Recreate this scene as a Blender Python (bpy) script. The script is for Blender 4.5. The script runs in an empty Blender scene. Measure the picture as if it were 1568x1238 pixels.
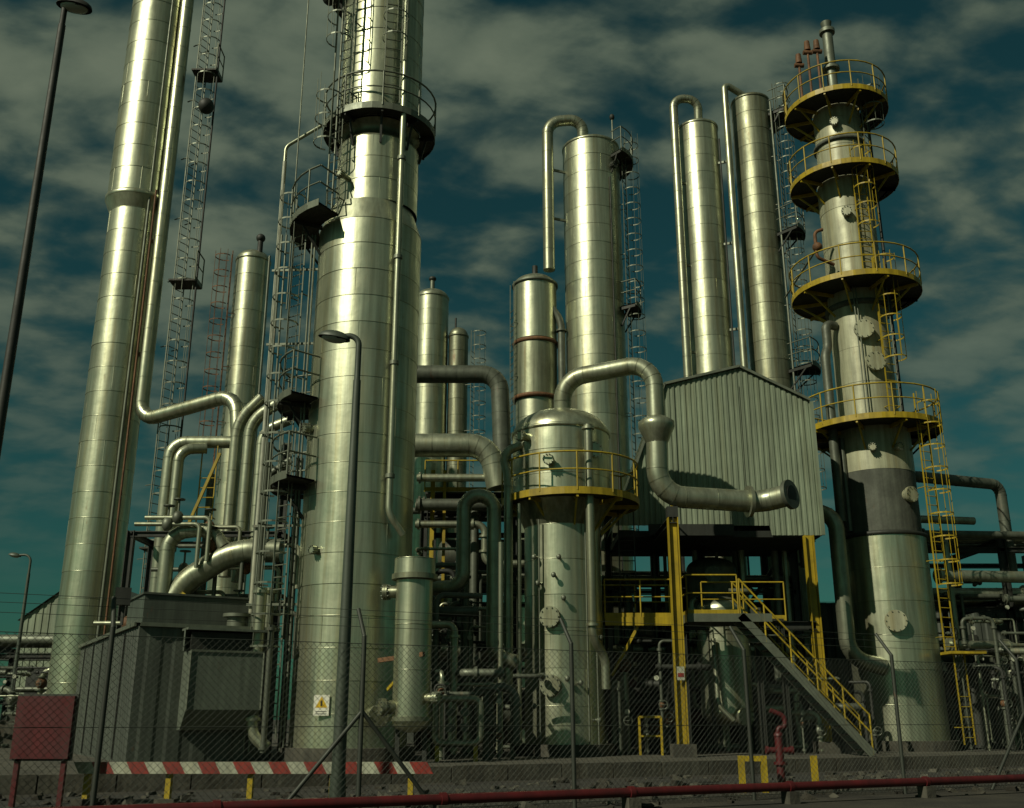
import bpy, math, random
from mathutils import Vector, Matrix
R=random.Random(11)
S=bpy.context.scene
PI=math.pi
# ------------------------------------------------------------------ materials
def mk(name,col,metal=0.0,rough=0.5,var=0.25,nsc=1.5,bump=0.15,bsc=6,streak=0.3,tint=0.0,rust=0.0,rustcol=(0.16,0.06,0.02),grime=0.0):
    m=bpy.data.materials.new(name); m.use_nodes=True
    nt=m.node_tree; N=nt.nodes; L=nt.links
    b=N["Principled BSDF"]
    tc=N.new("ShaderNodeTexCoord")
    n1=N.new("ShaderNodeTexNoise"); n1.inputs["Scale"].default_value=nsc; n1.inputs["Detail"].default_value=6
    n1.inputs["Roughness"].default_value=0.65
    L.new(tc.outputs["Object"],n1.inputs["Vector"])
    mp=N.new("ShaderNodeMapping"); mp.inputs["Scale"].default_value=(7,7,0.35)
    L.new(tc.outputs["Object"],mp.inputs["Vector"])
    n2=N.new("ShaderNodeTexNoise"); n2.inputs["Scale"].default_value=1.0; n2.inputs["Detail"].default_value=6; n2.inputs["Roughness"].default_value=0.6
    L.new(mp.outputs[0],n2.inputs["Vector"])
    def mr(src,a,b2,c,d):
        x=N.new("ShaderNodeMapRange"); x.inputs[1].default_value=a;x.inputs[2].default_value=b2
        x.inputs[3].default_value=c;x.inputs[4].default_value=d; L.new(src,x.inputs[0]); return x.outputs[0]
    def mul(a,c):
        x=N.new("ShaderNodeMath"); x.operation='MULTIPLY'; L.new(a,x.inputs[0])
        if isinstance(c,(int,float)): x.inputs[1].default_value=c
        else: L.new(c,x.inputs[1])
        return x.outputs[0]
    f=mul(mr(n1.outputs["Fac"],0.3,0.7,1-var,1+var*0.4),mr(n2.outputs["Fac"],0.35,0.65,1-streak,1.0))
    if tint>0:
        at=N.new("ShaderNodeAttribute"); at.attribute_name="tint"
        f=mul(f,mr(at.outputs["Fac"],0,1,1-tint,1+tint*0.5))
    mx=N.new("ShaderNodeMix"); mx.data_type='RGBA'; mx.blend_type='MULTIPLY'; mx.inputs[0].default_value=1
    mx.inputs[6].default_value=(*col,1); L.new(f,mx.inputs[7])
    out=mx.outputs[2]
    if grime>0:
        # brown wash that runs down in long vertical tongues
        mp5=N.new("ShaderNodeMapping"); mp5.inputs["Scale"].default_value=(3.1,3.1,0.12); mp5.inputs["Location"].default_value=(11,2,5)
        L.new(tc.outputs["Object"],mp5.inputs["Vector"])
        n5=N.new("ShaderNodeTexNoise"); n5.inputs["Scale"].default_value=1.3; n5.inputs["Detail"].default_value=7; n5.inputs["Roughness"].default_value=0.62
        L.new(mp5.outputs[0],n5.inputs["Vector"])
        g5=mr(n5.outputs["Fac"],0.5,0.72,0,grime)
        m5=N.new("ShaderNodeMix"); m5.data_type='RGBA'; L.new(g5,m5.inputs[0]); L.new(out,m5.inputs[6]); m5.inputs[7].default_value=(col[0]*0.5,col[1]*0.40,col[2]*0.24,1)
        out=m5.outputs[2]
    if rust>0:
        n3=N.new("ShaderNodeTexNoise"); n3.inputs["Scale"].default_value=2.3; n3.inputs["Detail"].default_value=8; n3.inputs["Roughness"].default_value=0.7
        mp3=N.new("ShaderNodeMapping"); mp3.inputs["Scale"].default_value=(1.6,1.6,0.4); mp3.inputs["Location"].default_value=(3,7,1)
        L.new(tc.outputs["Object"],mp3.inputs["Vector"]); L.new(mp3.outputs[0],n3.inputs["Vector"])
        r=mr(n3.outputs["Fac"],0.68-rust*0.25,0.80-rust*0.2,0,0.8)
        m2=N.new("ShaderNodeMix"); m2.data_type='RGBA'; L.new(r,m2.inputs[0]); L.new(out,m2.inputs[6]); m2.inputs[7].default_value=(*rustcol,1)
        out=m2.outputs[2]
        L.new(mul(mr(r,0,1,1,0.1),metal),b.inputs["Metallic"])
    else: b.inputs["Metallic"].default_value=metal
    L.new(out,b.inputs["Base Color"])
    L.new(mr(n1.outputs["Fac"],0.3,0.7,min(1,rough+0.1),max(0.05,rough-0.06)),b.inputs["Roughness"])
    if bump>0:
        n4=N.new("ShaderNodeTexNoise"); n4.inputs["Scale"].default_value=bsc; n4.inputs["Detail"].default_value=3
        L.new(tc.outputs["Object"],n4.inputs["Vector"])
        bp=N.new("ShaderNodeBump"); bp.inputs["Strength"].default_value=bump; bp.inputs["Distance"].default_value=0.04
        L.new(n4.outputs["Fac"],bp.inputs["Height"]); L.new(bp.outputs[0],b.inputs["Normal"])
    return m
ALU=mk("aluminium_cladding",(0.58,0.61,0.43),0.86,0.34,0.24,0.8,0.2,1.6,0.34,tint=0.15,rust=0.12,rustcol=(0.22,0.16,0.07),grime=0.55)
ALUD=mk("weathered_cladding",(0.31,0.33,0.22),0.7,0.42,0.35,1.0,0.2,2,0.45,tint=0.2,rust=0.32,rustcol=(0.17,0.10,0.04),grime=0.7)
PIPE=mk("insulated_pipe_cladding",(0.42,0.45,0.32),0.75,0.38,0.3,1.5,0.15,3,0.35,tint=0.2,rust=0.2,grime=0.5)
PIPED=mk("dark_steel_pipe",(0.115,0.13,0.095),0.4,0.5,0.4,2,0.15,5,0.3,rust=0.25)
STEEL=mk("galvanised_steel",(0.17,0.19,0.14),0.5,0.5,0.3,3,0.05,9,0.2,rust=0.2)
DARK=mk("dark_structural_steel",(0.03,0.034,0.026),0.2,0.6,0.4,2,0.1,6,0.3,rust=0.2,rustcol=(0.07,0.03,0.012))
GRATE=mk("deck_grating",(0.035,0.036,0.023),0.3,0.6,0.4,3,0.3,20,0.2)
YEL=mk("yellow_paint",(0.40,0.29,0.012),0.0,0.5,0.35,2,0.05,9,0.35,rust=0.2)
REDP=mk("red_paint",(0.085,0.008,0.009),0.0,0.45,0.35,3,0.05,9,0.3)
REDL=mk("red_rail_paint",(0.26,0.03,0.018),0.0,0.55,0.35,3,0.05,9,0.4,grime=0.4)
WHT=mk("white_paint",(0.42,0.44,0.33),0.0,0.5,0.35,3,0.05,9,0.35,grime=0.4)
SIGNW=mk("sign_enamel",(0.75,0.75,0.62),0.0,0.4,0.1,3,0.0,9,0.1)
SIGNY=mk("sign_yellow",(0.65,0.42,0.02),0.0,0.4,0.1,3,0.0,9,0.1)
RUST=mk("rusty_steel",(0.17,0.08,0.03),0.1,0.7,0.5,3,0.3,12,0.4)
CONC=mk("concrete",(0.085,0.082,0.06),0.0,0.9,0.6,1.2,0.4,10,0.4,grime=0.5)
GRND=mk("ground_gravel",(0.032,0.029,0.019),0.0,0.95,0.8,0.9,0.9,14,0.0)
ROADM=mk("asphalt",(0.028,0.027,0.021),0.0,0.9,0.6,1.2,0.5,22,0.0)
CORR=mk("corrugated_sheet",(0.25,0.30,0.205),0.15,0.5,0.25,0.7,0.1,3,0.35,tint=0.10,rust=0.05,grime=0.4)
CORRD=mk("dark_green_sheet",(0.085,0.10,0.078),0.2,0.5,0.3,1,0.1,3,0.35,tint=0.15,rust=0.1)
HOOD=mk("grey_hood_sheet",(0.14,0.165,0.125),0.2,0.5,0.3,1,0.1,3,0.35,rust=0.1)
TWR=mk("painted_tower_steel",(0.40,0.41,0.27),0.2,0.46,0.3,1,0.12,3,0.4,tint=0.10,rust=0.24,rustcol=(0.2,0.14,0.06),grime=0.6)
TWRD=mk("tower_dark_grey",(0.09,0.10,0.075),0.1,0.75,0.4,1.2,0.3,5,0.4,tint=0.1,rust=0.15)
POST=mk("fence_steel",(0.045,0.052,0.04),0.3,0.55,0.3,4,0.05,9,0.2,rust=0.15)
WIRE=mk("fence_wire",(0.05,0.06,0.047),0.3,0.5,0.3,4,0,9,0.2)
LAMPM=mk("lamp_post_paint",(0.075,0.095,0.07),0.2,0.5,0.3,2,0.05,8,0.3)
GLASS=mk("lamp_lens",(0.35,0.38,0.3),0.0,0.25,0.1,3,0,9,0)
# ------------------------------------------------------------------ builder
def basis(d):
    d=d.normalized(); a=Vector((0,0,1)) if abs(d.z)<0.95 else Vector((1,0,0))
    u=d.cross(a).normalized(); return u,d.cross(u).normalized()
class T:
    def __init__(s,name): s.name=name; s.p={}
    def add(s,part,mat,v,f,smooth=True,tint=None):
        k=(part,mat.name)
        if k not in s.p: s.p[k]=[[],[],[],[],mat]
        P=s.p[k]; o=len(P[0]); P[0].extend([tuple(x) for x in v])
        for i,q in enumerate(f):
            P[1].append(tuple(o+j for j in q)); P[2].append(smooth)
            P[3].append(tint[i] if isinstance(tint,list) else (0.5 if tint is None else tint))
    def cyl(s,part,mat,p0,p1,r,r1=None,seg=12,cap=True,tint=None):
        p0=Vector(p0);p1=Vector(p1); r1=r if r1 is None else r1
        if (p1-p0).length<1e-6: return
        u,w=basis(p1-p0); A=[];B=[]
        for i in range(seg):
            a=2*PI*i/seg; d=u*math.cos(a)+w*math.sin(a); A.append(p0+d*r);B.append(p1+d*r1)
        s.add(part,mat,A+B,[(i,(i+1)%seg,seg+(i+1)%seg,seg+i) for i in range(seg)],seg>5,tint)
        if cap:
            s.add(part,mat,A,[tuple(range(seg))[::-1]],False,tint); s.add(part,mat,B,[tuple(range(seg))],False,tint)
    def tube(s,part,mat,pts,r,bend=None,seg=14,bands=False,flange=False):
        pts=[Vector(p) for p in pts]; bend=r*3 if bend is None else bend
        path=[pts[0]]; straights=[]
        last=pts[0]
        for i in range(1,len(pts)-1):
            P=pts[i]; d1=(pts[i-1]-P); d2=(pts[i+1]-P)
            b=min(bend,d1.length*0.49,d2.length*0.49); A=P+d1.normalized()*b; B=P+d2.normalized()*b
            ang=d1.angle(d2); w=math.sin(ang/2)
            straights.append((last,A)); last=B
            n=8
            for k in range(n+1):
                t=k/n; q=(1-t)**2; e=2*t*(1-t)*w; g=t*t
                path.append((A*q+P*e+B*g)/(q+e+g))
            if bands and r>0.15:
                for k in (2,4,6):
                    t=k/8; q=(1-t)**2; e=2*t*(1-t)*w; g=t*t; c=(A*q+P*e+B*g)/(q+e+g)
                    t+=0.03; q=(1-t)**2; e=2*t*(1-t)*w; g=t*t; c2=(A*q+P*e+B*g)/(q+e+g); dd=(c2-c).normalized()*0.012
                    s.cyl(part+"_bands",mat,c-dd,c+dd,r+0.008,seg=seg,tint=0.0)
        path.append(pts[-1]); straights.append((last,pts[-1]))
        tang=[]
        for i in range(len(path)):
            a=path[max(0,i-1)];b=path[min(len(path)-1,i+1)]; d=b-a
            tang.append(d.normalized() if d.length>1e-7 else Vector((0,0,1)))
        u,w=basis(tang[0]); V=[];F=[]
        for i,p in enumerate(path):
            if i>0:
                q=tang[i-1].rotation_difference(tang[i]); u=q@u; w=q@w
            for k in range(seg):
                a=2*PI*k/seg; V.append(p+(u*math.cos(a)+w*math.sin(a))*r)
        for i in range(len(path)-1):
            for k in range(seg):
                F.append((i*seg+k,i*seg+(k+1)%seg,(i+1)*seg+(k+1)%seg,(i+1)*seg+k))
        s.add(part,mat,V,F,True,R.random())
        s.add(part,mat,V[:seg],[tuple(range(seg))],False); s.add(part,mat,V[-seg:],[tuple(range(seg))],False)
        for a,b in straights:
            L=(b-a).length
            if L<0.15: continue
            d=(b-a)/L
            if bands:
                n=max(1,int(L/0.85))
                for k in range(n+1):
                    c=a+d*(L*k/n); s.cyl(part+"_bands",mat,c-d*0.014,c+d*0.014,r+0.008,seg=seg,tint=0.0)
            if flange and L>0.6:
                for c in (a+d*0.1,b-d*0.1):
                    s.cyl(part+"_flanges",mat,c-d*0.035,c+d*0.035,r*1.35+0.02,seg=seg)
    def box(s,part,mat,c,size,rz=0,tint=None):
        M=Matrix.Rotation(math.radians(rz),3,'Z'); c=Vector(c); h=Vector(size)/2
        v=[c+M@Vector((x*h.x,y*h.y,z*h.z)) for x in(-1,1) for y in(-1,1) for z in(-1,1)]
        s.add(part,mat,v,[(0,1,3,2),(4,6,7,5),(0,4,5,1),(2,3,7,6),(0,2,6,4),(1,5,7,3)],False,tint)
    def beam(s,part,mat,p0,p1,w,h=None):
        h=w if h is None else h; p0=Vector(p0);p1=Vector(p1); d=(p1-p0)
        if d.length<1e-6:return
        u,n=basis(d); v=[]
        for p in(p0,p1):
            for a,b in((-1,-1),(1,-1),(1,1),(-1,1)): v.append(p+u*a*w/2+n*b*h/2)
        s.add(part,mat,v,[(0,1,2,3),(7,6,5,4),(0,4,5,1),(1,5,6,2),(2,6,7,3),(3,7,4,0)],False)
    def ibeam(s,part,mat,p0,p1,w=0.2):
        p0=Vector(p0);p1=Vector(p1); u,n=basis(p1-p0)
        s.beam(part,mat,p0,p1,0.02,w-0.05)
        for k in(-1,1):
            o=n*k*w/2; s.beam(part,mat,p0+o,p1+o,w,0.022)
    def lathe(s,part,mat,cx,cy,prof,seg=40,tint=None):
        V=[];F=[]
        for r,z in prof:
            for k in range(seg):
                a=2*PI*k/seg; V.append((cx+r*math.cos(a),cy+r*math.sin(a),z))
        for i in range(len(prof)-1):
            for k in range(seg): F.append((i*seg+k,i*seg+(k+1)%seg,(i+1)*seg+(k+1)%seg,(i+1)*seg+k))
        s.add(part,mat,V,F,True,tint)
    def dome(s,part,mat,cx,cy,z,r,h,seg=40,up=1):
        s.lathe(part,mat,cx,cy,[(max(0.001,r*math.cos(t*PI/2/9)),z+up*h*math.sin(t*PI/2/9)) for t in range(10)],seg)
    def shell(s,part,mat,cx,cy,z0,z1,r,band=0.85,seg=48,grp=8,seam=True):
        n=max(1,round((z1-z0)/band)); bh=(z1-z0)/n
        for i in range(n):
            a0=R.randrange(grp); tb=R.random()
            tg=[min(1,max(0,tb*0.75+R.random()*0.25)) for _ in range(seg//grp+1)]
            V=[];F=[];tt=[]
            tap=R.uniform(0.001,0.007); ox=R.uniform(-.003,.003); oy=R.uniform(-.003,.003)
            # each course tapers a few millimetres so the courses overlap like real lagging
            for z,rr in((z0+i*bh,r+tap),(z0+(i+1)*bh,r-0.003)):
                for k in range(seg):
                    a=2*PI*k/seg; V.append((cx+ox+rr*math.cos(a),cy+oy+rr*math.sin(a),z))
            for k in range(seg):
                F.append((k,(k+1)%seg,seg+(k+1)%seg,seg+k)); tt.append(tg[((k+a0)%seg)//grp])
            s.add(part,mat,V,F,True,tt)
            if seam:
                z=z0+(i+1)*bh
                s.lathe(part+"_seams",mat,cx,cy,[(r-0.002,z-0.009),(r+0.006,z-0.007),(r+0.006,z+0.007),(r,z+0.009)],seg,0.1)
                for g in range(0,seg,grp):
                    if R.random()<0.6: continue
                    k=(g-a0)%seg; a=2*PI*k/seg
                    s.beam(part+"_seams",mat,(cx+r*math.cos(a),cy+r*math.sin(a),z0+i*bh),(cx+r*math.cos(a),cy+r*math.sin(a),z),0.010,0.008)
    def cap(s,part,mat,cx,cy,z,r,seg=40):
        s.add(part,mat,[(cx+r*math.cos(2*PI*k/seg),cy+r*math.sin(2*PI*k/seg),z) for k in range(seg)],[tuple(range(seg))],False)
    def nozzle(s,mat,cx,cy,z,r,ang,length,nr,blind=True):
        a=math.radians(ang); d=Vector((math.cos(a),math.sin(a),0)); c=Vector((cx,cy,z))
        s.cyl("nozzle",mat,c+d*(r-0.15),c+d*(r+length),nr,seg=18)
        s.cyl("nozzle_flange",mat,c+d*(r+length),c+d*(r+length+0.05),nr*1.3,seg=20)
        if blind:
            s.cyl("nozzle_flange",mat,c+d*(r+length+0.06),c+d*(r+length+0.11),nr*1.3,seg=20)
            for k in range(10):
                t=2*PI*k/10; e=Vector((-d.y,d.x,0))*math.cos(t)*nr*1.15+Vector((0,0,1))*math.sin(t)*nr*1.15
                s.cyl("bolts",STEEL,c+d*(r+length-0.04)+e,c+d*(r+length+0.15)+e,0.02,seg=5)
    def ladder(s,x,y,z0,z1,ang,mat=STEEL,cage=True,w=0.46):
        a=math.radians(ang); n=Vector((math.cos(a),math.sin(a),0)); t=Vector((-n.y,n.x,0)); c=Vector((x,y,0))
        for k in(-1,1):
            s.beam("ladder",mat,c+t*k*w/2+Vector((0,0,z0)),c+t*k*w/2+Vector((0,0,z1+1.0)),0.05,0.03)
        z=z0+0.2
        while z<z1: 
            s.cyl("ladder",mat,c-t*w/2+Vector((0,0,z)),c+t*w/2+Vector((0,0,z)),0.016,seg=5,cap=False); z+=0.3
        z=z0+0.5
        while z<z1:
            for k in(-1,1): s.beam("ladder",mat,c+t*k*w/2+Vector((0,0,z)),c+t*k*w/2-n*0.3+Vector((0,0,z)),0.04,0.02)
            z+=2.4
        if cage:
            R0=0.36; cc=c+n*0.34
            z=z0+2.1
            while z<=z1+1.0:
                pr=None
                for k in range(13):
                    b=-130+260*k/12; b=math.radians(b); q=cc+n*R0*math.cos(b)+t*R0*math.sin(b)+Vector((0,0,z))
                    if pr is not None: s.beam("cage",mat,pr,q,0.012,0.045)
                    pr=q
                z+=0.75
            for b in(-110,-60,0,60,110):
                b=math.radians(b); q=cc+n*R0*math.cos(b)+t*R0*math.sin(b)
                s.beam("cage",mat,q+Vector((0,0,z0+2.1)),q+Vector((0,0,z1+1.0)),0.03,0.012)
    def rail(s,pts,z=None,mat=YEL,h=1.1,closed=False,gap=1.2,toe=True):
        pts=[Vector(p) for p in pts]
        if closed: pts=pts+[pts[0]]
        U=Vector((0,0,1))
        for a,b in zip(pts[:-1],pts[1:]):
            for q,rr in((h,0.026),(h*0.55,0.02)): s.cyl("handrail",mat,a+U*q,b+U*q,rr,seg=6)
            if toe: s.beam("toe_plate",mat,a+U*0.08,b+U*0.08,0.012,0.15) if abs((b-a).z)<0.01 else None
            n=max(1,round((b-a).length/gap))
            for k in range(n+1):
                q=a+(b-a)*k/n; s.cyl("handrail_post",mat,q,q+U*h,0.024,seg=6)
    def ringplat(s,cx,cy,z,ri,ro,a0=0,a1=360,mat=YEL,brackets=True,body=None):
        n=max(6,int((a1-a0)/10)); V=[];F=[]
        A=[math.radians(a0+(a1-a0)*k/n) for k in range(n+1)]
        for a in A:
            for r in(ri,ro):
                for zz in(z,z-0.05): V.append((cx+r*math.cos(a),cy+r*math.sin(a),zz))
        for k in range(n):
            o=k*4;p=o+4
            F+=[(o,o+2,p+2,p),(o+1,p+1,p+3,o+3),(o+2,o+3,p+3,p+2),(o,p,p+1,o+1)]
        s.add("deck",GRATE,V,F,False)
        P=[Vector((cx+ro*math.cos(a),cy+ro*math.sin(a),z)) for a in A]
        full=(a1-a0)>=359.9
        U=Vector((0,0,1))
        for k in range(n):
            a,b=P[k],P[k+1]
            s.beam("rim",mat,a-U*0.0,b-U*0.0,0.016,0.2)
            for q,rr in((1.1,0.028),(0.6,0.022)): s.cyl("handrail",mat,a+U*q,b+U*q,rr,seg=6,cap=False)
        step=max(1,round(1.1/(ro*math.radians((a1-a0)/n))))
        for k in range(0,n+1,step): s.cyl("handrail_post",mat,P[k],P[k]+U*1.1,0.026,seg=6)
        if not full:
            for k in(0,n):
                q=Vector((cx+ri*math.cos(A[k]),cy+ri*math.sin(A[k]),z))
                for h in(1.1,0.6): s.cyl("handrail",mat,P[k]+U*h,q+U*h,0.024,seg=6)
        if brackets:
            for k in range(0,n+1,4):
                a=A[k]; d=Vector((math.cos(a),math.sin(a),0)); c=Vector((cx,cy,z-0.12))
                rb=body if body else ri
                s.beam("bracket",DARK if mat is STEEL else mat,c+d*(rb-0.03),c+d*(ro-0.03),0.06,0.12)
                s.beam("bracket",DARK if mat is STEEL else mat,c+d*(rb-0.02)-U*0.8,c+d*(ro-0.25),0.05,0.06)
    def ell(s,part,mat,c,rad,seg=16,rings=8,rot=None,half=0):
        V=[];F=[]; c=Vector(c)
        for i in range(rings+1):
            t=-PI/2+PI*i/rings
            if half>0: t=PI/2*i/rings
            for k in range(seg):
                a=2*PI*k/seg; v=Vector((rad[0]*math.cos(t)*math.cos(a),rad[1]*math.cos(t)*math.sin(a),rad[2]*math.sin(t)))
                if rot: v=rot@v
                V.append(c+v)
        for i in range(rings):
            for k in range(seg): F.append((i*seg+k,i*seg+(k+1)%seg,(i+1)*seg+(k+1)%seg,(i+1)*seg+k))
        s.add(part,mat,V,F,True)
    def corr(s,part,mat,p0,p1,zb,zt,pitch=0.24,dep=0.045):
        p0=Vector((p0[0],p0[1],0));p1=Vector((p1[0],p1[1],0)); d=p1-p0; L=d.length; d/=L; n=Vector((d.y,-d.x,0))
        q=[];x=0
        while x<L:
            for o,e in((0,0),(0.3,0),(0.42,1),(0.88,1)): 
                if x+o*pitch<=L: q.append((x+o*pitch,e))
            x+=pitch
        q.append((L,0))
        V=[];F=[];tt=[]
        for i in range(len(q)-1):
            for (x,e) in (q[i],q[i+1]):
                p=p0+d*x+n*e*dep; V+= [(p.x,p.y,zb(x)),(p.x,p.y,zt(x))]
            o=i*4; F.append((o,o+2,o+3,o+1)); tt.append(random.Random(int(q[i][0]/1.0)).random())
        s.add(part,mat,V,F,False,tt)
    def clutter(s,x0,x1,y0,y1,n,zmax,seed,light=0.5):
        """small-bore lines, valves and fittings standing between the vessels"""
        r=random.Random(seed)
        for k in range(n):
            x=r.uniform(x0,x1);y=r.uniform(y0,y1);rr=r.choice([0.03,0.045,0.06,0.08,0.11]); z1=r.uniform(1.2,zmax); z0=PAD
            m=r.choice([PIPE,STEEL]) if r.random()<light else r.choice([PIPED,DARK])
            w=r.choice([-1,1])*r.uniform(0.4,1.6); xx=min(x1,max(x0,x+w))
            kind=r.random()
            if kind<0.4: s.tube("line",m,[(x,y,z0),(x,y,z1),(xx,y,z1),(xx,y,z0+r.uniform(0,0.8*z1))],rr,seg=10,flange=r.random()<0.6)
            elif kind<0.7: s.tube("line",m,[(x,y,z0),(x,y,z1),(xx,y+0.4,z1)],rr,seg=10,flange=True)
            else: s.tube("line",m,[(x,y,z1),(x+w,y,z1),(x+w,y+0.8,z1)],rr,seg=10,flange=True)
            z=r.uniform(0.8,max(1.0,z1-0.3))
            if kind<0.7 and r.random()<0.7:
                s.ell("valve_body",r.choice([PIPED,STEEL,STEEL,RUST]),(x,y,z),(rr*1.9,rr*1.9,rr*2),10,6)
                s.cyl("valve_flange",STEEL,(x,y,z+rr*2),(x,y,z+rr*2+0.04),rr*1.8,seg=12); s.cyl("valve_flange",STEEL,(x,y,z-rr*2-0.04),(x,y,z-rr*2),rr*1.8,seg=12)
                s.cyl("valve_stem",STEEL,(x,y,z),(x,y-0.3,z),0.018,seg=6)
                pr=None
                for q in range(11):
                    a=2*PI*q/10; c=Vector((x+0.12*math.cos(a),y-0.3,z+0.12*math.sin(a)))
                    if pr: s.cyl("handwheel",PIPED,pr,c,0.014,seg=5,cap=False)
                    pr=c
                s.cyl("handwheel",PIPED,(x-0.12,y-0.3,z),(x+0.12,y-0.3,z),0.01,seg=5)
            if r.random()<0.25: s.cyl("pressure_gauge",WHT,(x,y-rr-0.05,z1-0.3),(x,y-rr-0.09,z1-0.3),0.07,seg=14)
    def done(s):
        e=bpy.data.objects.new(s.name,None); S.collection.objects.link(e); e.empty_display_size=0.3
        for (part,mn),P in s.p.items():
            me=bpy.data.meshes.new(part); me.from_pydata(P[0],[],P[1])
            me.polygons.foreach_set("use_smooth",P[2])
            at=me.attributes.new("tint",'FLOAT','FACE'); at.data.foreach_set("value",P[3])
            me.materials.append(P[4]); me.update()
            o=bpy.data.objects.new(part,me); S.collection.objects.link(o); o.parent=e
        return e
PAD=0.3
def padline(x): return 23+0.49*x
# ------------------------------------------------------------------ ground
g=bpy.data.meshes.new("ground"); g.from_pydata([(-1500,-1500,0),(1500,-1500,0),(1500,1500,0),(-1500,1500,0)],[],[(0,1,2,3)])
g.materials.append(GRND); o=bpy.data.objects.new("ground",g); S.collection.objects.link(o)
t=T("plant_concrete_pad")
V=[(-22,padline(-22)),(40,padline(40)),(40,90),(-22,90)]
t.add("slab",CONC,[(x,y,PAD) for x,y in V]+[(x,y,-0.1) for x,y in V],[(0,1,2,3),(0,4,5,1),(1,5,6,2),(2,6,7,3),(3,7,4,0)],False)
d=Vector((1,0.49,0)).normalized(); nn=Vector((d.y,-d.x,0))
for k in range(46):
    c=Vector((-20+1.3*k*d.x,padline(-20)+1.3*k*d.y,0))+nn*0.09
    t.beam("kerb_block",CONC,c+d*0.01+Vector((0,0,0.15)),c+d*1.28+Vector((0,0,0.15)),0.17,0.34+R.uniform(-.012,.012))
t.done()
t=T("service_road")
c0=Vector((-30,padline(-30)-1.0,0.004)); w=nn*4.0
t.add("asphalt",ROADM,[c0+w*0.55,c0+d*80+w*0.55,c0+d*80,c0],[(0,1,2,3)],False)
t.done()
# loose stones and broken concrete between road and fence
t=T("rubble"); r=random.Random(77)
for k in range(900):
    u_=r.uniform(-14,16); v_=r.uniform(1.0,7.5); c=Vector((u_,padline(u_),0))+nn*v_; sz=r.choice([0.02,0.03,0.05,0.05,0.08,0.12])
    rot=Matrix.Rotation(r.uniform(0,3),3,'Z')@Matrix.Rotation(r.uniform(-.6,.6),3,'X')
    v=[c+Vector((0,0,sz*0.25))+rot@Vector((a*sz*r.uniform(.6,1.2),b*sz*r.uniform(.5,1),e*sz*r.uniform(.3,.6))) for a in(-1,1) for b in(-1,1) for e in(-1,1)]
    t.add("stones",CONC if k%3 else GRND,v,[(0,1,3,2),(4,6,7,5),(0,4,5,1),(2,3,7,6),(0,2,6,4),(1,5,7,3)],False)
t.done()
# ------------------------------------------------------------------ left tall column
def pedestal(t,cx,cy,r): t.cyl("pedestal",CONC,(cx,cy,PAD-0.1),(cx,cy,PAD+0.3),r+0.2,seg=24)
t=T("distillation_column")
cx,cy=-13.4,32.5
pedestal(t,cx,cy,0.95)
t.shell("shell",ALU,cx,cy,0.6,18.3,0.9,seg=48)
t.lathe("cone",ALU,cx,cy,[(0.9,18.3),(1.08,18.75)],48); t.lathe("cone",ALU,cx,cy,[(1.08,18.75),(1.1,18.78),(1.1,18.9),(1.04,18.95)],48,0.2)
t.shell("shell",ALU,cx,cy,18.95,32,1.04,seg=48); t.dome("head",ALU,cx,cy,32,1.04,0.6)
t.tube("downcomer",ALU,[(-12.25,32.0,31),(-12.25,32.0,10.6),(-8.75,30.6,11.1),(-8.45,30.4,9.0)],0.23,0.65,bands=True)
for z in (13,17.2,21.5,25.5): t.beam("pipe_bracket",RUST,(cx,cy,z),(-12.2,32.0,z),0.1,0.12)
t.ladder(-11.55,32.3,0.8,30,330)
for z in (15.6,24.0,6.4): 
    t.box("rest_platform",GRATE,(-11.3,32.2,z),(0.9,0.8,0.06)); t.rail([(-10.85,31.8,z),(-10.85,32.6,z)],mat=STEEL,gap=0.9)
t.cyl("conduit",STEEL,(-12.7,31.75,1),(-12.7,31.75,30),0.05,seg=6)
t.cyl("conduit",RUST,(-12.5,31.75,1),(-12.5,31.75,19),0.035,seg=6)
t.cyl("guy_rod",DARK,(-10.85,32.0,10),(-10.85,32.0,30),0.035,seg=6)
t.ell("floodlight",DARK,(-11.0,31.6,22.3),(0.28,0.28,0.3))
t.nozzle(ALU,cx,cy,1.6,0.9,290,0.1,0.12)
t.done()
# ------------------------------------------------------------------ main column
t=T("distillation_column")
cx,cy=-4.0,26.0
pedestal(t,cx,cy,1.45)
t.shell("shell",ALU,cx,cy,0.6,14.2,1.42,seg=64,grp=8,band=0.75)
t.lathe("cone",ALU,cx,cy,[(1.42,14.2),(1.2,14.9)],64)
t.shell("shell",ALU,cx+0.12,cy,14.9,16.9,1.16,seg=64,grp=8,band=0.75)
t.lathe("neck",ALUD,cx+0.12,cy,[(1.16,16.9),(1.0,17.1),(1.0,17.3),(1.18,17.45)],64)
t.shell("shell",ALU,cx+0.12,cy,17.5,27,1.18,seg=64,grp=8,band=0.75)
t.dome("head",ALU,cx+0.12,cy,27,1.18,0.6)
t.tube("riser",PIPE,[(-3.05,24.72,26),(-3.05,24.72,6.1),(-2.7,24.9,5.6)],0.085,0.2)
for z in range(7,18,3): t.cyl("riser_clamp",STEEL,(-3.05,24.72,z),(-3.05,24.72,z+0.1),0.12,seg=12)
t.ringplat(cx+0.12,cy,17.55,1.2,1.62,120,420,mat=STEEL)
t.ringplat(cx+0.12,cy,22.4,1.2,1.7,150,330,mat=STEEL)
t.ringplat(cx,cy,14.35,1.45,2.25,165,240,mat=STEEL)
t.ladder(-4.95,24.95,14.4,17.6,235); t.ladder(-3.4,24.72,17.6,25.5,285)
t.ladder(-4.75,24.75,17.6,25.5,240)
t.ladder(-5.9,25.55,7.0,14.4,235); t.ladder(-5.75,25.2,0.8,7.4,235)
t.ringplat(cx,cy,9.2,1.45,2.25,165,225,mat=STEEL)
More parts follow.
